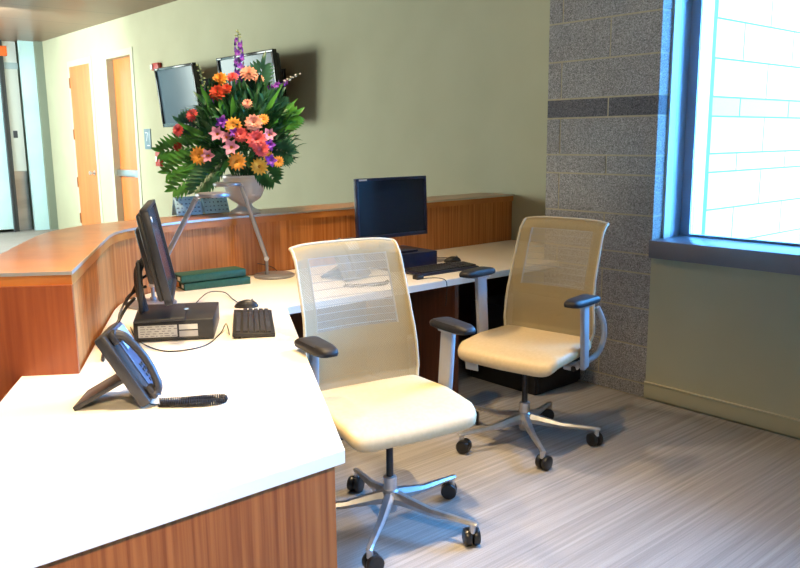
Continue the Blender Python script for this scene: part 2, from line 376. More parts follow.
def strip(mb, pl, z0, z1, th):
    q = offset(pl, th)
    for (a, b), (c, d) in zip(zip(pl, pl[1:]), zip(q, q[1:])):
        mb.prism([a, b, d, c], z0, z1)
INp = offset(INs, .012)       # panel stands a little back from the ledge's edge
core_in = [(-2.655, .855)] + INp[1:-1] + [(-3.972, 4.555)]
MB().prism(core_in + offset(OUTs, -.0)[0:-1] + [(-2.85, .582)], 0, 1.035).build('front_panel', wood_v, ct, 25)
# smooth red-brown end panel
e0, e1 = Vector((-2.648, .867, 0)), Vector((-2.843, .574, 0)); en_ = (e1-e0).normalized(); nn = Vector((-en_.y, en_.x, 0))
MB().prism([(e0.x, e0.y), (e1.x, e1.y), (e1.x+nn.x*.018, e1.y+nn.y*.018), (e0.x+nn.x*.018, e0.y+nn.y*.018)], 0, 1.04).build('end_panel', wood_end, ct, 0)
MB().prism(INs + OUTs, 1.035, 1.081).build('ledge_top', wood_top, ct, 25)
ed_ = MB(); loop = INs + OUTs
pl = [OUTs[-1]] + INs; q = offset(pl, -.003)
for i in range(len(pl)-1): ed_.prism([pl[i], pl[i+1], q[i+1], q[i]], 1.072, 1.0835)
ed_.build('edge_strip', trim_metal, ct, 25)
DZ = .74
wt = tag(MB().prism([(-1.51, .048), (-1.51, 1.118), (-3.06, 1.95), (-3.06, 3.963), (-3.192, 3.963), (-3.192, 4.55), (-3.965, 4.55)] + [tuple(p) for p in INs[::-1][1:]] + [(-2.745, .71)], DZ-.036, DZ, bevel=.002).build('desk_worktop', white_top), 'white L shaped desk worktop in front of the wooden counter', 'worktop')
db = thing('reception_desk', 'wooden veneer panels carrying the white L shaped worktop', 'desk', (0, 0, 0))
MB().prism([(-1.53, .09), (-1.53, 1.10), (-1.56, 1.117), (-1.56, .10)], 0, DZ-.037).build('end_panel', wood_desk, db, 0)
MB().prism([(-1.56, .10), (-1.56, .13), (-2.71, .72), (-2.73, .695)], 0, DZ-.037).build('modesty_panel', wood_end, db, 0)
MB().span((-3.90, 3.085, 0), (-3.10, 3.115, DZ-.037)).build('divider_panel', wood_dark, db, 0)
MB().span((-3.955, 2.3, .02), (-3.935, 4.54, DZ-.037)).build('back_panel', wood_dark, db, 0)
MB().prism([(-1.60, 1.09), (-1.60, 1.06), (-3.0, 1.82), (-3.0, 1.86)], .60, DZ-.037).build('front_rail', wood_dark, db, 0)

# pedestal under the desk, next to the pilaster
pd = thing('drawer_pedestal', 'low black drawer pedestal under the desk behind the farther chair', 'drawer unit', (-3.14, 3.745, 0))
MB().span((-.27, -.21, .0), (.26, .21, .50), bevel=.004).build('body', black, pd)
for z0, z1 in ((.02, .19), (.20, .34), (.35, .49)):
    dr = MB().span((.262, -.205, z0), (.278, .205, z1), bevel=.003).build('drawer', black_soft, pd)
    MB().span((.279, -.06, z1-.03), (.284, .06, z1-.02)).build('handle', black_gloss, dr)

# ================================================================ CHAIRS
def caster(root, a, leg):
    c = Vector((math.cos(a), math.sin(a), 0)); p = c*.352; t = Vector((-c.y, c.x, 0))
    sw = D(40)  # casters trail at an angle
    d = RZ(sw) @ t; n = RZ(PI/2) @ d; w = p + d*.012
    cs = MB()
    for s in (-1, 1):
        ctr = w + n*s*.0165; M_ = n.to_track_quat('Z', 'Y').to_matrix()
        cs.lathe(((0, -.012), (.022, -.015), (.0315, -.011), (.034, -.003), (.034, .003), (.0315, .011), (.022, .015), (0, .012)), (ctr.x, ctr.y, .0342), 20, M_)
    cs.box((w.x, w.y, .052), (.034, .03, .026), RZ(math.atan2(d.y, d.x)), bevel=.006)
    cs.build('caster', cast_black, root)
    MB().cyl((p.x, p.y, .055), (p.x, p.y, .094), .012).build('caster_stem', alum, leg)
def chair_surface(u, v):
    """the back's sheet: u -1..1 across, v 0..1 up; returns a point, chair facing -Y"""
    prof = [(0, .50, .205), (.12, .55, .225), (.35, .67, .235), (.6, .83, .264), (.85, 1.005, .316), (.93, 1.06, .336), (.965, 1.082, .352), (1.0, 1.090, .375)]
    for (a, z0, y0), (b, z1, y1) in zip(prof, prof[1:]):
        if v <= b + 1e-9: t = (v-a)/(b-a); z = z0+(z1-z0)*t; y = y0+(y1-y0)*t; break
    hw = .238 + .020*math.cos(v*PI*.9)*(v < .56) + .020*math.cos(v*PI*.9)*(v >= .56)*.3 - .018*max(0, .15-v)/.15
    k = max(0, 1-abs(v-.45)*1.6)
    return Vector((u*hw, y - .035*(u*u)*(.4+.6*k), z - .012*abs(u)**5*(v > .9)))
def sheet(us, vs, keep, name, m, root, th=0):
    bm = bmesh.new(); uvl = bm.loops.layers.uv.new('UVMap'); g = {}
    for i, u in enumerate(us):
        for j, v in enumerate(vs): g[i, j] = bm.verts.new(chair_surface(u, v))
    for i in range(len(us)-1):
        for j in range(len(vs)-1):
            if keep((us[i]+us[i+1])/2, (vs[j]+vs[j+1])/2):
                f = bm.faces.new((g[i, j], g[i+1, j], g[i+1, j+1], g[i, j+1]))
                for l, (a, b) in zip(f.loops, ((i, j), (i+1, j), (i+1, j+1), (i, j+1))): l[uvl].uv = (us[a]*.23, vs[b]*.62)
    bmesh.ops.delete(bm, geom=[v for v in bm.verts if not v.link_faces], context='VERTS')
    me = bpy.data.meshes.new(name); bm.to_mesh(me); bm.free(); me.materials.append(m)
    for p in me.polygons: p.use_smooth = True
    o = bpy.data.objects.new(name, me); COL.objects.link(o); o.parent = root
    if th:
        s = o.modifiers.new('thickness', 'SOLIDIFY'); s.thickness = th; s.offset = 0
    return o
def lin(a, b, n): return [a+(b-a)*i/n for i in range(n+1)]
UW, V0, V1 = .76, .48, .905
def make_chair(label, base_ang, arm_dz):
    t = thing('office_chair', label, 'chair', group='cream mesh back office chairs')
    # seat: padded, waterfall front
    bm = MB(); n = 44; rings = []
    def outl(a, k):
        c, s_ = math.cos(a), math.sin(a); e = .17
        x = abs(c)**e*(1 if c >= 0 else -1)*.282; y = abs(s_)**e*(1 if s_ >= 0 else -1)*.228
        if y < 0: x *= 1 - .05*(y/.228)**4
        else: x *= 1 - .12*(y/.228)**2
        return x*k, y*k
    def top(x, y):
        z = .522 + .006*(x/.245)**2 - .004
        yy = y/.228
        if yy < -.35: z -= .05*((-.35-yy)/.65)**2
        if yy > .6: z += .012*(yy-.6)/.4
        return z
    prof = ((0, 0), (.25, 0), (.5, 0), (.7, 0), (.85, -.001), (.95, -.003), (.985, -.010), (1.0, -.022), (.995, -.042), (.97, -.052), (.88, -.055), (.5, -.055), (0, -.055))
    rings = []
    for k, dz in prof:
        if k == 0: rings.append([bm.bm.verts.new((0, .0, top(0, .0)+dz))]); continue
        row = []
        for i in range(n):
            x, y = outl(2*PI*i/n, k); row.append(bm.bm.verts.new((x, y, top(x, y)+dz)))
        rings.append(row)
    for A, B in zip(rings, rings[1:]):
        for i in range(n):
            j = (i+1) % n
            if len(A) == 1: bm.bm.faces.new((A[0], B[i], B[j]))
            elif len(B) == 1: bm.bm.faces.new((A[i], A[j], B[0]))
            else: bm.bm.faces.new((A[i], A[j], B[j], B[i]))
    bm.build('seat', leather, t, 60)
    pan = MB().box((0, .03, .444), (.42, .38, .018), bevel=.008).box((0, .05, .41), (.19, .24, .055), bevel=.014)
    pan.build('seat_pan', grey_plastic, t)
    MB().box((0, .05, .378), (.12, .16, .03), bevel=.01).cyl((-.25, -.03, .42), (-.10, -.03, .42), .009).cyl((.10, .03, .42), (.25, .03, .42), .009).box((-.255, -.03, .42), (.02, .05, .022), bevel=.005).box((.255, .03, .42), (.02, .05, .022), bevel=.005).build('tilt_mechanism', black_soft, t)
    # back: knitted sheet on a bent frame
    us, vs = lin(-1, 1, 50), lin(0, 1, 60)
    inwin = lambda u, v: abs(u) < UW and V0 < v < V1
    sheet(us, vs, lambda u, v: not inwin(u, v), 'backrest', net_dense, t)
    sheet(us, vs, inwin, 'mesh_panel', net_open, t)
    fr = MB()
    for s in (-1, 1):
        fr.tube([chair_surface(s, v) + Vector((s*.003, 0, 0)) for v in lin(0, 1, 40)], .0065, 8)
    fr.tube([chair_surface(u, 1) for u in lin(-1, 1, 24)], .0065, 8)
    fr.build('back_frame', cream_edge, t)
    for v in lin(V0+.02, V1-.01, 9):
        MB().tube([chair_surface(u, v) + Vector((0, .006, 0)) for u in lin(-UW, UW, 12)], .0016, 5).build('flexor_rod', grey_plastic, t)
    for s in (-1, 1):
        MB().tube([chair_surface(s*UW, v) + Vector((0, .007, 0)) for v in lin(V0, V1, 14)], .004, 6).build('rod_carrier', grey_plastic, t)
    # lower carriage: curved side arms that join back to seat
    for s in (-1, 1):
        cb = MB().tube(spline([(s*.25, .245, .68), (s*.272, .272, .60), (s*.276, .272, .52), (s*.268, .225, .45), (s*.24, .13, .42), (s*.18, .06, .415)], 6), .014, 10)
        cb.build('back_bracket', grey_plastic, t)
    # arms
    for s in (-1, 1):
        zt = .762 + (arm_dz if s < 0 else -.25*arm_dz)
        po = MB(); x0 = s*.285
        pts = [(s*.20, .03, .42), (s*.25, .035, .422), (s*.283, .03, .45), (s*.288, .02, .52), (s*.288, .005, zt-.03)]
        po.tube(spline(pts[:3], 5), .016, 10)
        pr_ = Vector((s*.288, .0, 0))
        a, b = Vector((s*.292, .055, .42)), Vector((s*.296, .03, zt-.02))
        q = (b-a).to_track_quat('Z', 'Y').to_matrix()
        po.box((a+b)/2, (.026, .068, (b-a).length), q, bevel=.008)
        po.build('arm_post', grey_plastic, t)
        pad = MB()
        ring = []
        L_, W_ = .118, .046
        for k, dz in ((.0, .026), (.6, .026), (.86, .023), (.97, .015), (1.0, .006), (.97, -.004), (.80, -.009), (0, -.009)):
            row = []
            for i in range(28):
                a_ = 2*PI*i/28; c, s_ = math.cos(a_), math.sin(a_); e = .42
                row.append(pad.bm.verts.new((s*.296 + k*W_*abs(c)**e*math.copysign(1, c)*(1+.22*s_), -.005 + k*L_*abs(s_)**e*math.copysign(1, s_), zt+dz)))
            ring.append(row)
        for A, B in zip(ring, ring[1:]):
            for i in range(28): pad.bm.faces.new((A[i], A[(i+1) % 28], B[(i+1) % 28], B[i]))
        bmesh.ops.remove_doubles(pad.bm, verts=pad.bm.verts, dist=1e-5)
        pad.build('arm_pad', black_soft, t)
        MB().box((s*.294, .02, zt-.016), (.05, .10, .014), bevel=.005).build('arm_bracket', grey_plastic, t)
    MB().cyl((0, 0, .17), (0, 0, .38), .014).build('gas_column', black, t)
    MB().lathe(((0, .062), (.022, .062), (.026, .07), (.031, .12), (.034, .15), (.026, .155), (.026, .205), (.02, .208), (0, .208)), n=24).build('hub', alum, t)
    for k in range(5):
        a = base_ang + k*2*PI/5; leg = MB(); c = Vector((math.cos(a), math.sin(a), 0)); s_ = Vector((-c.y, c.x, 0))
        secs = ((.02, .022, .100, .150), (.06, .020, .098, .142), (.18, .0155, .086, .112), (.32, .012, .086, .102), (.362, .013, .083, .098), (.370, .009, .085, .096))
        R_ = []
        for rr, hw, z0, z1 in secs:
            R_.append([leg.bm.verts.new(c*rr + s_*w_ + Vector((0, 0, z))) for w_, z in ((-hw*.8, z0), (hw*.8, z0), (hw, (z0+z1)/2), (hw*.55, z1), (-hw*.55, z1), (-hw, (z0+z1)/2))])
        for A, B in zip(R_, R_[1:]):
            for i in range(6): leg.bm.faces.new((A[i], A[(i+1) % 6], B[(i+1) % 6], B[i]))
        leg.bm.faces.new(R_[0]); leg.bm.faces.new(R_[-1])
        lo = leg.build('leg', alum, t, 30); caster(t, a, lo)
    return t
c1 = make_chair('cream mesh back office chair nearest the white desk end, in front of the keyboard', 0, 0)
C1P, C1R, C1B = (-2.235, 1.87), 80, 20
C2P, C2R, C2B = (-2.46, 2.94), 8, 36
def pose(c, P_, R_, B_):
    c.location = (P_[0], P_[1], 0); c.rotation_euler = (0, 0, D(R_))
c1.rotation_euler = (0, 0, 0)
c2 = make_chair('cream mesh back office chair farther away by the grey block pilaster', D(C2B - C2R), .06)
# the first chair's own star base angle
for k in kids(c1):
    if k.name.split('.')[0] in ('leg', 'caster'): k.rotation_euler = (0, 0, D(C1B - C1R))
pose(c1, C1P, C1R, C1B); pose(c2, C2P, C2R, C2B)
tag_l = MB().box((-.19, -.19, .42), (.075, .003, .085), RX(D(6)))
tag_l.build('paper_tag', label_paper, c2)

# ================================================================ DESK EQUIPMENT
def monitor(name, label, loc, rz, w, h, tilt, zb, body, group, base_z, neck_dy=.05):
    """facing -Y local; loc z is where the foot stands; zb height of the panel's centre above the foot"""
    t = thing(name, label, 'monitor', (*loc, base_z), rz, group)
    R_ = RX(D(-tilt)); c = Vector((0, 0, zb))
    P_ = lambda x, y, z: c + R_ @ Vector((x, y, z))
    bz = MB(); b = .015
    for x, z, dx, dz in ((0, h/2-b/2, w, b), (0, -h/2+b/2+.002, w, b+.006), (-w/2+b/2, 0, b, h-b), (w/2-b/2, 0, b, h-b)): bz.box(P_(x, 0, z), (dx, .030, dz), R_, bevel=.003)
    bz.build('bezel', body, t)
    MB().box(P_(0, .004, 0), (w-2*b+.002, .018, h-2*b+.002), R_).build('screen', mat('monitor_screen', (.014, .022, .034), .22), t, 0)
    MB().box(P_(0, .024, 0), (w-.03, .022, h-.03), R_, bevel=.01).box(P_(0, .045, 0), (w*.6, .03, h*.6), R_, bevel=.012).build('back_cover', body, t)
    a = P_(0, .055, -.02)
    MB().tube(spline([a, (0, .085, zb-.08), (0, .085, .10), (0, .07, .02)], 6), .016, 8).box((0, .082, zb*.45), (.07, .018, zb*.78), bevel=.006).build('stand_neck', body, t)
    MB().box((0, .01, .007), (.26, .19, .014), bevel=.006).build('stand_foot', body, t)
    return t, P_, R_
PC1 = (-2.965, 1.375); HD = 148
p1 = thing('desktop_computer', 'flat black desktop computer lying under the left monitor', 'computer', (*PC1, DZ), D(HD-180+90), 'flat black desktop computers')
def pc(t, w, d, h, m, rear):
    MB().span((-w/2, -d/2, .004), (w/2, d/2, h), bevel=.004).build('case', m, t)
    for x in (-w/2+.03, w/2-.03):
        for y in (-d/2+.03, d/2-.03): MB().cyl((x, y, 0), (x, y, .006), .01).build('foot', black, t)
    if rear:
        y = -d/2
        lb = MB().box((-.06, y-.001, h*.50), (.145, .002, h*.56)).build('label_sticker', label_paper, t)
        q = MB(); random.seed(3)
        for r in range(5):
            x = -.125
            while x < .0:
                l = random.uniform(.006, .02); q.box((x+l/2, y-.0026, h*(.28+r*.11)), (l, .001, .003)); x += l+random.uniform(.004, .012)
        q.build('label_print', mat('label_ink', (.22, .22, .22), .6), lb)
        MB().box((.055, y-.001, h*.66), (.07, .002, h*.24)).build('serial_sticker', label_paper, t)
        MB().box((.055, y-.001, h*.34), (.07, .002, h*.28)).build('port_panel', grey_plastic, t)
pc(p1, .30, .33, .083, black, True)
m1, Pm, Rm = monitor('computer_monitor', 'black monitor turned almost edge on, standing on the left computer', (-2.935, 1.30), D(63+90),   .48, .36, 11, .262, black, 'black flat monitors', DZ+.0835)
MB().lathe(((0, 0), (.011, 0), (.011, .002), (0, .002)), Pm(-.205, -.0155, .135), 20, Rm @ RX(D(90))).build('round_badge', white_p, m1)
MB().box((.03, -.085, .0135), (.035, .02, .001)).build('foot_sticker', sink_glass, m1)
p2 = thing('desktop_computer', 'flat black desktop computer lying under the right monitor', 'computer', (-3.60, 3.10, DZ), D(90-4), 'flat black desktop computers')
pc(p2, .33, .34, .10, black_daylit, False)
m2, Pm2, Rm2 = monitor('computer_monitor', 'black monitor facing the room in front of the khaki wall', (-3.56, 3.02), D(90-2), .52, .35, 2, .265, black_daylit, 'black flat monitors', DZ+.1005)
MB().box(Pm2(-.215, -.0165, .166), (.055, .002, .010), Rm2).build('corner_sticker', label_paper, m2)

def keyboard(label, loc, rz, m):
    t = thing('computer_keyboard', label, 'keyboard', (*loc, DZ), rz, 'black computer keyboards')
    b = MB(); b.box((0, 0, .012), (.45, .165, .016), RX(D(3)), bevel=.004).box((-.2, .06, .008), (.03, .02, .016)).box((.2, .06, .008), (.03, .02, .016)); b.build('keyboard_body', m, t)
    k = MB(); rows = 6; 
    for r in range(rows):
        y = -.058 + r*.0225 + (.006 if r == 5 else 0); x = -.212
        for grp, n in ((0, 15), (1, 3), (2, 4)):
            for i in range(n):
                if not (grp == 1 and r in (1, 2) and False) and not (grp == 2 and r == 5):
                    wd = .0150
                    if r == 0 and grp == 0:
                        if 4 <= i <= 9: x += .0187; continue
                    k.box((x+wd/2, y, .0235+ (y*.052)), (wd, .0170, .009), RX(D(3)))
                x += .0187
            x += .008
        if r == 0: k.box((-.212+6.5*.0187+.009, y, .0235+y*.052), (.11, .0185, .007), RX(D(3)))
    k.build('keys', mat('key_plastic', (.035, .035, .04), .45), t, 0)['kind'] = 'stuff'
    return t
keyboard('black keyboard on the white desk in front of the left monitor', (-2.848, 1.650), D(150), black)
keyboard('black keyboard on the far desk wing under the right monitor', (-3.30, 3.175), D(90-2), black_daylit)
def mouse(label, loc, rz, m):
    t = thing('computer_mouse', label, 'mouse', (*loc, DZ), rz, 'black computer mice')
    b = MB(); n = 24
    prof = ((0, .036), (.3, .035), (.6, .031), (.85, .021), (1, .008), (.96, .001), (0, .001)); R_ = []
    for k, z in prof:
        R_.append([b.bm.verts.new((k*.030*math.cos(2*PI*i/n), k*.056*math.sin(2*PI*i/n), z*(1-.22*(k*math.sin(2*PI*i/n) < 0)*abs(k*math.sin(2*PI*i/n))))) for i in range(n)])
    for A, B in zip(R_, R_[1:]):
        for i in range(n): b.bm.faces.new((A[i], A[(i+1) % n], B[(i+1) % n], B[i]))
    bmesh.ops.remove_doubles(b.bm, verts=b.bm.verts, dist=1e-5); b.build('mouse_shell', m, t)
    MB().cyl((-.004, .028, .033), (.004, .028, .033), .006).build('scroll_wheel', grey_plastic, t)
    return t
mouse('black computer mouse behind the left keyboard', (-3.19, 1.815), D(-38), black)
mouse('black computer mouse on the far desk wing behind the right keyboard', (-3.50, 3.46), D(-30), black)
def cord(name, label, pts, r=.0025, m=black, cat='cable', group=None):
    return tag(MB().tube(spline(pts, 8), r, 6).build(name, m), label, cat, group)
cz = DZ+.0035
cord('keyboard_cable', 'thin black cable looping from the left keyboard to the computer', [(-2.735, 1.475, cz+.008), (-2.86, 1.53, cz+.02), (-2.80, 1.47, cz), (-2.67, 1.335, cz), (-2.672, 1.215, cz), (-2.76, 1.175, cz), (-2.90, 1.17, cz+.01), (-3.03, 1.20, cz+.03)])
cord('mouse_cable', 'thin black cable of the left mouse rising behind the computer', [(-3.235, 1.80, cz+.012), (-3.40, 1.86, cz), (-3.52, 1.88, cz+.012), (-3.53, 1.80, cz+.02), (-3.40, 1.66, cz), (-3.25, 1.55, cz)])
cord('mouse_cable', 'thin black cable of the right mouse on the far desk wing', [(-3.58, 3.50, cz+.01), (-3.72, 3.46, cz), (-3.80, 3.36, cz), (-3.82, 3.2, cz)])
cord('keyboard_cable', 'thin black cable hanging over the far desk edge', [(-3.17, 2.89, cz), (-3.10, 2.93, cz+.01), (-3.045, 2.955, cz+.002), (-3.035, 2.96, .70), (-3.05, 2.965, .60)])
tag(MB().box((-3.185, 2.885, DZ+.012), (.04, .05, .022), bevel=.004).build('cable_adapter', black), 'small black cable adapter on the desk below the right keyboard', 'adapter')
cord('power_cable', 'thick black cable bundle behind the left computer', [(-3.02, 1.27, .93), (-3.06, 1.25, .915), (-3.09, 1.22, .88), (-3.05, 1.20, .86), (-3.02, 1.22, .89), (-3.04, 1.19, .85), (-3.03, 1.15, .80), (-2.98, 1.10, .765), (-2.86, 1.03, cz+.004), (-2.72, .97, cz+.004)], .0065)
cord('video_cable', 'black video cable looping off the back of the left monitor', [(-2.985, 1.26, .98), (-3.03, 1.24, .95), (-3.07, 1.23, .90), (-3.08, 1.20, .86), (-3.06, 1.17, .82), (-3.03, 1.155, .79)], .005)
for dx, l in ((0, 'upper'), (.022, 'lower')):
    cord('power_plug', 'black plug in the back of the left computer, %s one' % l, [(-3.02-dx, 1.165-dx*.4, .765+dx), (-2.99-dx, 1.15-dx*.4, .765+dx), (-2.965-dx, 1.125, .775+dx)], .011, black, 'plug')

# telephones
def phone(label, loc, rz, shell, face, glow, coil):
    t = thing('desk_telephone', label, 'telephone', (*loc, DZ), rz, 'dark desk telephones')
    T = D(60); R_ = RX(T); o = Vector((0, -.085, .012))           # slab's foot edge, rising backward
    P_ = lambda x, y, z: o + R_ @ Vector((x, y, z))
    MB().box(P_(0, .118, -.006), (.19, .238, .036), R_, bevel=.009).build('telephone_body', shell, t)
    MB().box(P_(.035, .118, .0135), (.125, .226, .006), R_, bevel=.003).build('face_plate', face, t)
    MB().box(P_(.035, .190, .019), (.10, .065, .006), R_, bevel=.002).build('display', glow, t)
    k = MB()
    for i in range(3):
        for j in range(4): k.box(P_(.010+i*.022, .045+j*.017, .0175), (.016, .011, .004), R_, bevel=.0015)
    for j in range(5): k.box(P_(.082, .04+j*.018, .0175), (.018, .010, .004), R_, bevel=.0015)
    k.build('keypad', shell, t)
    hs = MB(); pts = [P_(-.062, .015, .030), P_(-.062, .035, .050), P_(-.062, .115, .062), P_(-.062, .195, .050), P_(-.062, .217, .030)]
    sp_ = spline(pts, 6); hs.tube(sp_, lambda q: .0115+.008*abs(2*q-1)**3, 12)
    hs.box(P_(-.062, .022, .024), (.038, .044, .020), R_, bevel=.008).box(P_(-.062, .212, .024), (.038, .044, .020), R_, bevel=.008)
    hs.build('handset', shell, t)
    # easel stand behind
    a, b = P_(0, .095, -.018), Vector((0, .125, .004)); d = b-a
    MB().box((a+b)/2, (.165, .014, d.length), d.to_track_quat('Z', 'Y').to_matrix(), bevel=.003).build('telephone_stand', shell, t)
    return t
ph1 = phone('dark desk telephone on a wedge stand at the near end of the desk', (-2.262, .862), D(146), phone_grey, phone_blue, sink_glass, True)
def coil(name, label, pts, R_, r, turns, m):
    path = spline(pts, 24); L_ = [0]
    for a, b in zip(path, path[1:]): L_.append(L_[-1]+(b-a).length)
    out = []; n = turns*10; j = 0
    for i in range(n+1):
        s = L_[-1]*i/n
        while j < len(L_)-2 and L_[j+1] < s: j += 1
        q = (s-L_[j])/max(1e-9, L_[j+1]-L_[j]); p = path[j].lerp(path[j+1], q); t = (path[j+1]-path[j]).normalized()
        a = t.cross(Vector((0, 0, 1))).normalized(); b = t.cross(a); th = 2*PI*i/10
        out.append(p + a*R_*math.cos(th) + b*R_*math.sin(th))
    return tag(MB().tube(out, r, 5).build(name, m), label, 'cord')
ccz = DZ+.0115
hc1 = coil('telephone_cord', 'coiled handset cord lying folded beside the near telephone', [(-2.128, .912, ccz), (-2.08, .965, ccz), (-2.042, 1.02, ccz), (-2.032, 1.062, ccz), (-2.052, 1.075, ccz), (-2.078, 1.04, ccz), (-2.11, .975, ccz), (-2.145, .92, ccz)], .0085, .0026, 62, black_soft)
tl1 = cord('telephone_line', 'thin lead from the near telephone to its coiled cord', [(-2.215, .905, cz+.012), (-2.18, .90, cz), (-2.15, .905, cz), (-2.13, .91, cz+.006)], .0018)
tl2 = cord('telephone_line', 'thick black cord curling behind the near telephone', [(-2.46, .93, cz+.01), (-2.53, .99, cz+.02), (-2.56, 1.03, cz+.035), (-2.52, 1.05, cz+.035), (-2.47, 1.02, cz+.02), (-2.42, .98, cz+.006)], .008, black_soft)
ph2 = phone('grey desk telephone seen through the nearer chair back mesh', (-3.48, 2.62), D(100), noisy('phone_two_shell', (.10, .10, .10), (.12, .12, .12), (30, 30, 30), .4), phone_grey, white_p, False)
hc2 = coil('telephone_cord', 'coiled cord in front of the telephone behind the chair mesh', [(-3.27, 2.44, ccz), (-3.20, 2.52, ccz), (-3.17, 2.62, ccz), (-3.20, 2.68, ccz)], .0085, .0026, 28, black_soft)

for o, p in ((hc1, ph1), (hc2, ph2), (tl1, ph1), (tl2, ph1)):
    o.parent = p; o.matrix_parent_inverse = (Matrix.Translation(p.location) @ p.rotation_euler.to_matrix().to_4x4()).inverted()
    for k in ('label', 'category', 'group'):
        if k in o: del o[k]

# binders
for i, (dz, rz, dx, lab) in enumerate(((0, 82, 0, 'dark green binder at the bottom of the stack of two'), (.043, 86, -.03, 'dark green binder lying on top of the other one'))):
    b = thing('ring_binder', lab, 'binder', (-3.80+dx*.3, 1.975-.02*i, DZ+dz), D(rz), 'green binders stacked by the counter')
    w_, d_, h_ = .36, .13, .038
    MB().box((0, 0, h_-.002), (w_, d_, .004), bevel=.0015).box((0, 0, .002), (w_, d_, .004), bevel=.0015).box((0, -d_/2+.002, h_/2), (w_, .004, h_), bevel=.0015).build('cover', green_cloth, b)
    MB().box((0, .006, h_/2), (w_-.02, d_-.016, h_-.012)).build('pages', mat('binder_inner', (.02, .07, .06), .8), b)
    MB().box((-w_/2-.0005, -.03, h_/2), (.002, .03, .018)).build('spine_label', label_paper, b)

# desk lamps
def lamp(label, base, a0, a1, head, rh):
    t = thing('desk_lamp', label, 'lamp', (base[0], base[1], DZ), 0, 'silver disc head desk lamps')
    o = Vector((base[0], base[1], DZ)); a0, a1, head = Vector(a0)-o, Vector(a1)-o, Vector(head)-o
    MB().lathe(((0, 0), (.112, 0), (.115, .003), (.115, .010), (.110, .014), (0, .016)), n=40).build('lamp_base', lamp_metal, t)
    st = MB().tube([(a0.x, a0.y, .012), (a0.x, a0.y, a0.z-.01)], .0085, 12).cyl((a0.x, a0.y, .012), (a0.x, a0.y, .03), .014)
    st.build('post', lamp_metal, t)
    k = MB(); side = (a1-a0).cross(Vector((0, 0, 1))).normalized()
    k.cyl(a0-side*.016, a0+side*.016, .013); k.build('joint', chrome, t)
    d = a1-a0; q = d.to_track_quat('Z', 'Y').to_matrix()
    MB().box((a0+a1)/2, (.026, .022, d.length), q, bevel=.005).build('arm', lamp_metal, t)
    MB().cyl(a1-side*.012, a1+side*.012, .012).tube([a1, (a1+head)/2 + Vector((0, 0, .004)), head], .006, 8).build('head_joint', chrome, t)
    hd = MB().lathe(((0, .012), (rh*.8, .012), (rh*.97, .008), (rh, 0), (rh*.96, -.008), (rh*.7, -.010), (0, -.010)), head, 36); hd.build('lamp_head', lamp_metal, t)
    return t
lamp('silver desk lamp with round base to the right of the green binders', (-3.825, 2.365), (-3.835, 2.325, .845), (-3.908, 2.225, 1.255), (-3.955, 2.165, 1.262), .078)
lamp('silver desk lamp rising from behind the left monitor', (-3.545, 1.515), (-3.585, 1.540, .83), (-3.436, 1.715, 1.235), (-3.385, 1.775, 1.250), .080)
cord('lamp_cable', 'thin dark cable behind the right desk lamp', [(-3.90, 2.43, cz+.01), (-3.93, 2.42, cz+.03), (-3.945, 2.37, cz+.05), (-3.947, 2.33, cz+.06)], .002)

# ================================================================ ON THE COUNTER
CT = 1.0815
VB = Vector((-4.11, 2.36, CT))
vs_ = thing('flower_urn', 'white footed urn on the counter ledge holding the bouquet', 'vase', VB)
MB().lathe(((0, 0), (.088, 0), (.090, .008), (.082, .016), (.055, .030), (.042, .045), (.042, .055), (.06, .066), (.092, .088), (.110, .12), (.118, .175), (.121, .205), (.127, .208), (.127, .222), (.116, .222), (.108, .20), (.07, .11), (0, .10)), n=48).build('urn_body', porcelain, vs_, 60)
MB().lathe(((0, .19), (.108, .19)), n=32).build('flower_foam', mat('foam_green', (.03, .07, .02), .9), vs_)
# leaflets of printed cards
for (x, y, lab) in ((-4.185, 2.05, 'light blue printed card holder left of the urn, the left one'), (-4.19, 2.225, 'light blue printed card holder beside the urn foot, the right one')):
    t = thing('card_holder', lab, 'card holder', (x, y, CT+.003), D(90-3), 'printed card holders on the ledge')
    MB().box((0, .025, .052), (.155, .006, .11), RX(D(-22)), bevel=.001).box((0, .065, .05), (.155, .004, .108), RX(D(18)), bevel=.001).build('card', mat('card_blue', (.42, .70, .90), .5), t)
    q = MB(); random.seed(int(x*-1000))
    for r in range(4):
        for c in range(6): q.box(Vector((0, .025, .052)) + RX(D(-22)) @ Vector((-.062+c*.025+random.uniform(-.003, .003), -.004, -.036+r*.024)), (random.uniform(.006, .014), .001, random.uniform(.004, .010)), RX(D(-22)))
    q.build('print', mat('print_navy', (.12, .22, .38), .6), t, 0)

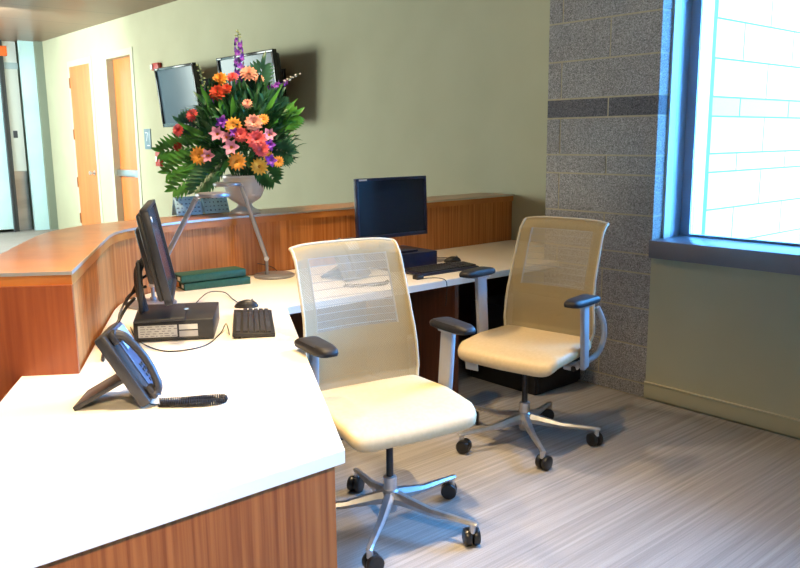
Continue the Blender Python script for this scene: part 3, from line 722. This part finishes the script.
ER, ET = Vector((.655, .755, 0)), Vector((.755, -.655, 0))
leafA = noisy('leaf_bright', (.05, .24, .03), (.10, .38, .05), (14, 14, 14), .42)
leafB = noisy('leaf_deep', (.016, .09, .028), (.03, .15, .05), (14, 14, 14), .42)
leafC = noisy('leaf_bluish', (.02, .10, .065), (.045, .18, .11), (14, 14, 14), .42)
def W3(a, z, b=0): return Vector((VB.x, VB.y, 0)) + ER*a + ET*b + Vector((0, 0, z))
def px(x, y, b=0):           # bouquet plane coordinates, metres from the urn axis
    k = 1 - b/4.7
    return ((x-240)/172*k, 1.5 - (1.5-1.645)*k - (y-115)/172*k + (1-k)*0.145, b)
def blade(mb, p0, p1, w, up=Vector((0, 0, 1)), sag=.15, n=10, fold=.35):
    p0, p1 = Vector(p0), Vector(p1); d = p1-p0; L_ = d.length
    side = d.cross(up).normalized() if d.cross(up).length > 1e-4 else ER.copy()
    nrm = side.cross(d).normalized(); rows = []
    for i in range(n+1):
        t = i/n; c = p0 + d*t + nrm*(math.sin(PI*t)*sag*L_)
        hw = w*(math.sin(PI*min(1, t*.96+.04))**.75)*(1 if t < .5 else (1-(t-.5)*.5)) + .0006
        rows.append([mb.bm.verts.new(c - side*hw + nrm*hw*fold), mb.bm.verts.new(c), mb.bm.verts.new(c + side*hw + nrm*hw*fold)])
    for A, B in zip(rows, rows[1:]):
        mb.bm.faces.new((A[0], A[1], B[1], B[0])); mb.bm.faces.new((A[1], A[2], B[2], B[1]))
core = W3(0, 1.36)
def frond(label, root, tip, m, n=12, lw=.010, ll=.15, sag=.12, facing=None):
    """a palm or fern leaf: rib and its leaflets"""
    root, tip = Vector(root), Vector(tip); d = tip-root; s = MB()
    face = (facing or ET).normalized(); side = d.cross(face).normalized(); upn = side.cross(d).normalized()
    rib = [root + d*t + upn*math.sin(PI*t)*sag*d.length*.5 - Vector((0, 0, 1))*t*t*sag*d.length*.5 for t in lin(0, 1, 12)]
    s.tube(rib, lambda q: .0035*(1-q*.8), 5)
    for i in range(n):
        t = .22 + .78*i/n; k = t*12; j = min(11, int(k)); p = rib[j].lerp(rib[j+1], k-j)
        ln = ll*(math.sin(PI*(.18+.74*(i/n)))**.8)
        for sg_ in (-1, 1):
            dir_ = (d.normalized()*.75 + side*sg_*.75 + upn*.12).normalized()
            blade(s, p, p + dir_*ln, lw, up=upn, sag=.08, n=5, fold=.2)
    blade(s, rib[-2], tip + d.normalized()*.05, lw, up=upn, n=5)
    o = s.build('palm_frond', m, None, 60); return tag(o, label, 'leaf', 'palm fronds of the bouquet')
def leaf(label, root, tip, m, w, sag=.12, facing=None):
    s = MB(); root, tip = Vector(root), Vector(tip)
    mid = (root+tip)/2
    s.tube([root, root.lerp(tip, .12)], .004, 6)
    blade(s, root.lerp(tip, .08), tip, w, up=(facing or ET), sag=sag, n=12)
    o = s.build('broad_leaf', m, None, 70); return tag(o, label, 'leaf', 'broad leaves of the bouquet')
def PX(x, y, b=0): a, z, b = px(x, y, b); return W3(a, z, b)
# fronds: (tip pixel-ish position on the bouquet, depth toward the viewer, material)
FR = [((166, 168), .10, leafA, 'lowest bright frond sweeping far left'), ((172, 186), .14, leafA, 'bright frond drooping left over the card holders'), ((158, 146), .02, leafA, 'thin bright frond pointing far left'),
      ((178, 118), -.05, leafC, 'dark frond reaching left at mid height'), ((196, 188), .20, leafB, 'dark frond drooping low left of the urn'), ((262, 62), -.08, leafC, 'bluish frond rising to the upper right behind the peach flowers'),
      ((280, 94), .0, leafC, 'bluish frond fanning right at mid height'), ((294, 112), -.05, leafA, 'bright frond stretching far right'), ((291, 151), .08, leafC, 'bluish frond hanging at the lower right'),
      ((246, 74), -.15, leafB, 'dark frond standing up behind the purple spike'), ((214, 84), -.1, leafB, 'dark frond standing up at the upper left'), ((276, 178), .12, leafB, 'small dark frond drooping right of the urn')]
for (xy, b, m, lab) in FR:
    r0 = PX(240 + (xy[0]-240)*.12, 142 + (xy[1]-142)*.10, b*.3)
    frond(lab, r0, PX(*xy, b), m, 11, .0125, .125, .14)
LF = [((204, 86), .08, leafA, .024, 'bright upright leaf at the upper left of the bouquet'), ((222, 92), .12, leafA, .022, 'bright leaf leaning left below the red flower'), ((238, 97), .16, leafA, .022, 'bright leaf crossing to the upper right'),
      ((180, 122), .10, leafA, .020, 'bright leaf pointing left under the coral flower'), ((283, 88), .05, leafA, .016, 'bright narrow leaf rising right of centre'), ((298, 100), .04, leafA, .016, 'bright narrow leaf pointing right'),
      ((286, 126), .10, leafC, .020, 'bluish leaf right of the pink flowers'), ((190, 150), .16, leafB, .022, 'dark leaf folded at the lower left'), ((182, 172), .2, leafA, .018, 'bright leaf drooping at the lower left'),
      ((222, 176), .2, leafA, .016, 'short bright leaf over the urn rim'), ((262, 178), .2, leafB, .014, 'short dark leaf over the right urn rim'), ((250, 88), .1, leafC, .018, 'bluish leaf above the small peach flower'), ((270, 104), .12, leafC, .018, 'bluish leaf right of the small peach flower'), ((196, 108), .0, leafB, .022, 'dark leaf behind the upright bright leaf'),
      ((214, 120), .16, leafB, .02, 'dark leaf left of the orange daisy'), ((292, 140), .06, leafB, .018, 'dark leaf at the right edge')]
for (xy, b, m, w_, lab) in LF:
    r0 = PX(240 + (xy[0]-240)*.25, 150 + (xy[1]-150)*.15, b*.5)
    leaf(lab, r0, PX(*xy, b), m, w_, .10)
# uncountable filler greenery in the heart of the bouquet
fl = MB(); random.seed(11)
for i in range(1500):
    th = random.uniform(0, 2*PI); ph = math.acos(random.uniform(-.55, 1)); r = random.uniform(.05, .26)
    c = W3(0, 1.50) + ER*(math.sin(ph)*math.cos(th)*r*1.15) + ET*(math.sin(ph)*math.sin(th)*r*.85) + Vector((0, 0, math.cos(ph)*r*1.25))
    dd = (c - W3(0, 1.34)).normalized() + Vector((random.uniform(-.6, .6), random.uniform(-.6, .6), random.uniform(-.5, .4)))
    blade(fl, c, c + dd.normalized()*random.uniform(.05, .11), random.uniform(.006, .013), up=Vector((random.uniform(-1, 1), random.uniform(-1, 1), 1)), n=4)
for i in range(26):
    a = 2*PI*i/26; fl.tube([W3(0, 1.24) + Vector((math.cos(a)*.05, math.sin(a)*.05, .03)), W3(0, 1.38) + Vector((math.cos(a)*.11, math.sin(a)*.11, .03))], .004, 5)
tag(fl.build('filler_foliage', leafB, None, 70), 'dense small green foliage filling the middle of the bouquet', 'foliage', kind='stuff')

fm = lambda n, c: noisy(n, c, tuple(min(1, v*1.25) for v in c), (60, 60, 60), .6)
F_or, F_co, F_pe, F_pi, F_pu, F_re, F_ye = fm('petal_orange', (.85, .36, .05)), fm('petal_coral', (.85, .15, .16)), fm('petal_peach', (.88, .40, .30)), fm('petal_pink', (.70, .32, .48)), fm('petal_purple', (.26, .06, .55)), fm('petal_red', (.62, .07, .03)), fm('petal_yellow', (.85, .48, .06))
cen = fm('flower_centre', (.55, .22, .02)); tipg = fm('bud_green', (.38, .45, .20))
def petals(mb, c, ax, n, R_, w_, cup, ph=0, inner=0.1):
    q = ax.to_track_quat('Z', 'Y').to_matrix()
    for i in range(n):
        a = 2*PI*i/n + ph
        d = Vector((math.cos(a), math.sin(a), cup)); p0 = c + q @ Vector((math.cos(a)*R_*inner, math.sin(a)*R_*inner, 0)); p1 = c + q @ (d*R_)
        blade(mb, p0, p1, w_, up=ax, sag=.12, n=5, fold=.25)
def stem(mb, c, ax):
    b = W3(0, 1.30); mb.tube([b, (b+c)/2 + Vector((0, 0, .03)), c-ax*.004], .0022, 5)
def flower(kind, lab, xy, b, R_, m):
    c = PX(*xy, b); ax = (ET*.9 + (c - W3(0, 1.45))*1.6 + Vector((0, 0, .12))).normalized()
    R_ *= .92
    t = thing(kind, lab, 'flower', c, 0, kind.replace('_', ' ') + ' flowers of the bouquet')
    z = Vector((0, 0, 0)); s = MB()
    if kind == 'daisy':
        petals(s, z, ax, 14, R_, R_*.17, .12); petals(s, z, ax, 12, R_*.8, R_*.16, .3, .2)
    elif kind == 'alstroemeria':
        petals(s, z, ax, 3, R_, R_*.34, .45); petals(s, z, ax, 3, R_*.92, R_*.26, .6, PI/3)
    elif kind == 'carnation':
        for r_i, (rr, cp, k) in enumerate(((1, .1, 13), (.92, .35, 12), (.78, .7, 11), (.6, 1.1, 9), (.42, 1.7, 7))): petals(s, z, ax, k, R_*rr, R_*.24, cp, r_i*.4, .05)
    elif kind == 'iris':
        petals(s, z, ax, 5, R_, R_*.30, .25); petals(s, z, ax, 3, R_*.6, R_*.25, 1.2, .5)
    s.build('petals', m, t, 80)
    if kind in ('daisy', 'alstroemeria'):
        q = ax.to_track_quat('Z', 'Y').to_matrix(); MB().lathe(((0, .010), (R_*.16, .007), (R_*.2, 0), (0, -.004)), z, 12, q).build('flower_centre', cen, t)
    st_ = MB(); bb = W3(0, 1.30)-c; st_.tube([bb, bb*.5 + Vector((0, 0, .03)), -ax*.004], .0022, 5); st_.build('flower_stem', leafB, t)
FLW = [('daisy', 'orange daisy in the upper middle of the bouquet', (241, 127), .24, .055, F_or), ('daisy', 'orange daisy at the lower left beside a pink flower', (206, 156), .26, .060, F_or),
       ('daisy', 'orange daisy low in the middle above the urn', (244, 162), .27, .058, F_or), ('daisy', 'yellow orange daisy at the lower right above the rim', (265, 167), .25, .056, F_ye),
       ('daisy', 'small orange daisy at the right edge low down', (281, 162), .17, .038, F_or), ('daisy', 'yellow daisy tucked beside the purple iris', (273, 157), .22, .036, F_ye), ('daisy', 'small orange daisy behind the peach carnation', (269, 121), .2, .036, F_or),
       ('carnation', 'peach carnation at the upper right of the middle', (261, 125), .25, .058, F_pe), ('carnation', 'coral carnation, the large one right of the middle', (264, 141), .27, .064, F_co), ('carnation', 'coral carnation just under the large coral one', (268, 150), .26, .050, F_co), ('carnation', 'coral red carnation left of the large coral one', (248, 136), .25, .050, F_co),
       ('carnation', 'red carnation at the upper left of the bouquet', (222, 95), .10, .058, F_re), ('carnation', 'small red carnation right of the upper red one', (231, 91), .10, .038, F_re), ('carnation', 'orange carnation above the upper red one', (223, 82), .05, .052, F_or), ('carnation', 'coral carnation beside the purple spike', (235, 80), .04, .040, F_co),
       ('carnation', 'peach carnation right of the purple spike', (250, 77), .02, .058, F_pe), ('carnation', 'small peach carnation at the upper right', (260, 82), .02, .034, F_pe), ('carnation', 'coral carnation at the left in front of the television', (196, 116), .10, .044, F_co), ('carnation', 'coral carnation farthest left', (180, 130), .05, .046, F_co),
       ('carnation', 'small peach flower head amid the dark leaves', (253, 106), .18, .034, F_pe), ('carnation', 'dark red carnation half hidden at the left', (178, 145), .04, .038, F_re),
       ('alstroemeria', 'pink alstroemeria left of the middle', (225, 135), .25, .050, F_pi), ('alstroemeria', 'pink alstroemeria in the middle below the purple iris', (239, 148), .27, .054, F_pi), ('alstroemeria', 'pink alstroemeria beside the lower left orange daisy', (216, 156), .27, .046, F_pi), ('alstroemeria', 'pink alstroemeria at the right of the middle', (274, 136), .20, .044, F_pi), ('alstroemeria', 'pale pink alstroemeria behind the middle one', (233, 138), .23, .040, F_pi),
       ('iris', 'purple iris beside the orange daisy', (242, 134), .26, .034, F_pu), ('iris', 'purple iris at the upper middle, half closed', (229, 123), .22, .045, F_pu), ('iris', 'purple iris right of the large coral carnation', (275, 146), .22, .038, F_pu), ('iris', 'purple iris at the lower right', (275, 161), .22, .042, F_pu)]
for a in FLW: flower(*a)
def spike(lab, p0, p1, b, tipcol, n, frac, R0=.030):
    a, c = PX(*p0, b), PX(*p1, b)
    t = thing('delphinium_spike', lab, 'flower', a, 0, 'delphinium spikes of the bouquet'); v = c-a
    MB().tube([Vector((0, 0, 0)) - v*.35 - Vector((0, 0, .05)), Vector((0, 0, 0)), v], lambda q: .004*(1-.6*q), 6).build('flower_stem', leafB, t)
    s, g = MB(), MB(); random.seed(int(p0[0]))
    for i in range(n):
        q = i/n; c_ = v*q; th = i*2.4
        out = (ER*math.cos(th) + ET*math.sin(th)*.9 + Vector((0, 0, .15))).normalized()
        R_ = R0*(1-.45*q)
        tgt = s if q < frac else g
        if q < frac: petals(tgt, c_ + out*R_*.7, out, 5, R_*.85, R_*.36, .35, th, .05)
        else:
            qd = out.to_track_quat('Z', 'Y').to_matrix(); tgt.lathe(((0, 0), (R_*.30, R_*.25), (R_*.22, R_*.7), (0, R_*.95)), c_ + out*.004, 8, qd)
    s.build('blossoms', F_pu, t, 80); g.build('buds', tipcol, t, 60)
spike('tall purple delphinium spike standing at the top of the bouquet', (240, 86), (240, 34), -.02, tipg, 34, .82)
spike('purple delphinium spike with pale buds at the upper left', (212, 112), (201, 66), .02, tipg, 26, .45, .026)
spike('purple delphinium spike with white buds leaning to the right', (270, 92), (299, 76), .0, fm('bud_white', (.6, .6, .62)), 22, .5, .026)

# ================================================================ TELEVISIONS
def tv(label, x0, x1):
    w_, h_ = x1-x0, .69; t = thing('wall_television', label, 'television', ((x0+x1)/2, YB-.30, 2.01), 0, 'wall mounted televisions')
    R_ = RX(D(6)); b = .028
    P_ = lambda x, y, z: R_ @ Vector((x, y, z))
    bz = MB()
    for x, z, dx, dz in ((0, h_/2-b/2, w_, b), (0, -h_/2+b*.8, w_, b*1.6), (-w_/2+b/2, 0, b, h_-b), (w_/2-b/2, 0, b, h_-b)): bz.box(P_(x, 0, z), (dx, .05, dz), R_, bevel=.004)
    bz.build('bezel', black_gloss, t)
    MB().box(P_(0, .008, 0), (w_-2*b+.004, .03, h_-2*b+.004), R_).build('screen', mat('tv_screen', (.055, .085, .12), .14, 0, .22), t, 0)
    MB().box(P_(0, .05, 0), (w_-.06, .06, h_-.06), R_, bevel=.02).build('back_cover', black, t)
    MB().box((0, .18, 0), (.10, .18, .08)).box((0, .285, 0), (.45, .02, .40)).build('wall_bracket', black, t)
    MB().box(P_(-w_/2+.07, -.028, h_/2-.014), (.07, .003, .012), R_).build('maker_badge', white_p, t)
    return t
tv('wall mounted television left of the bouquet, showing a blue grey reflection', -9.32, -8.33)
tv('wall mounted television behind the top of the bouquet', -7.78, -6.68)
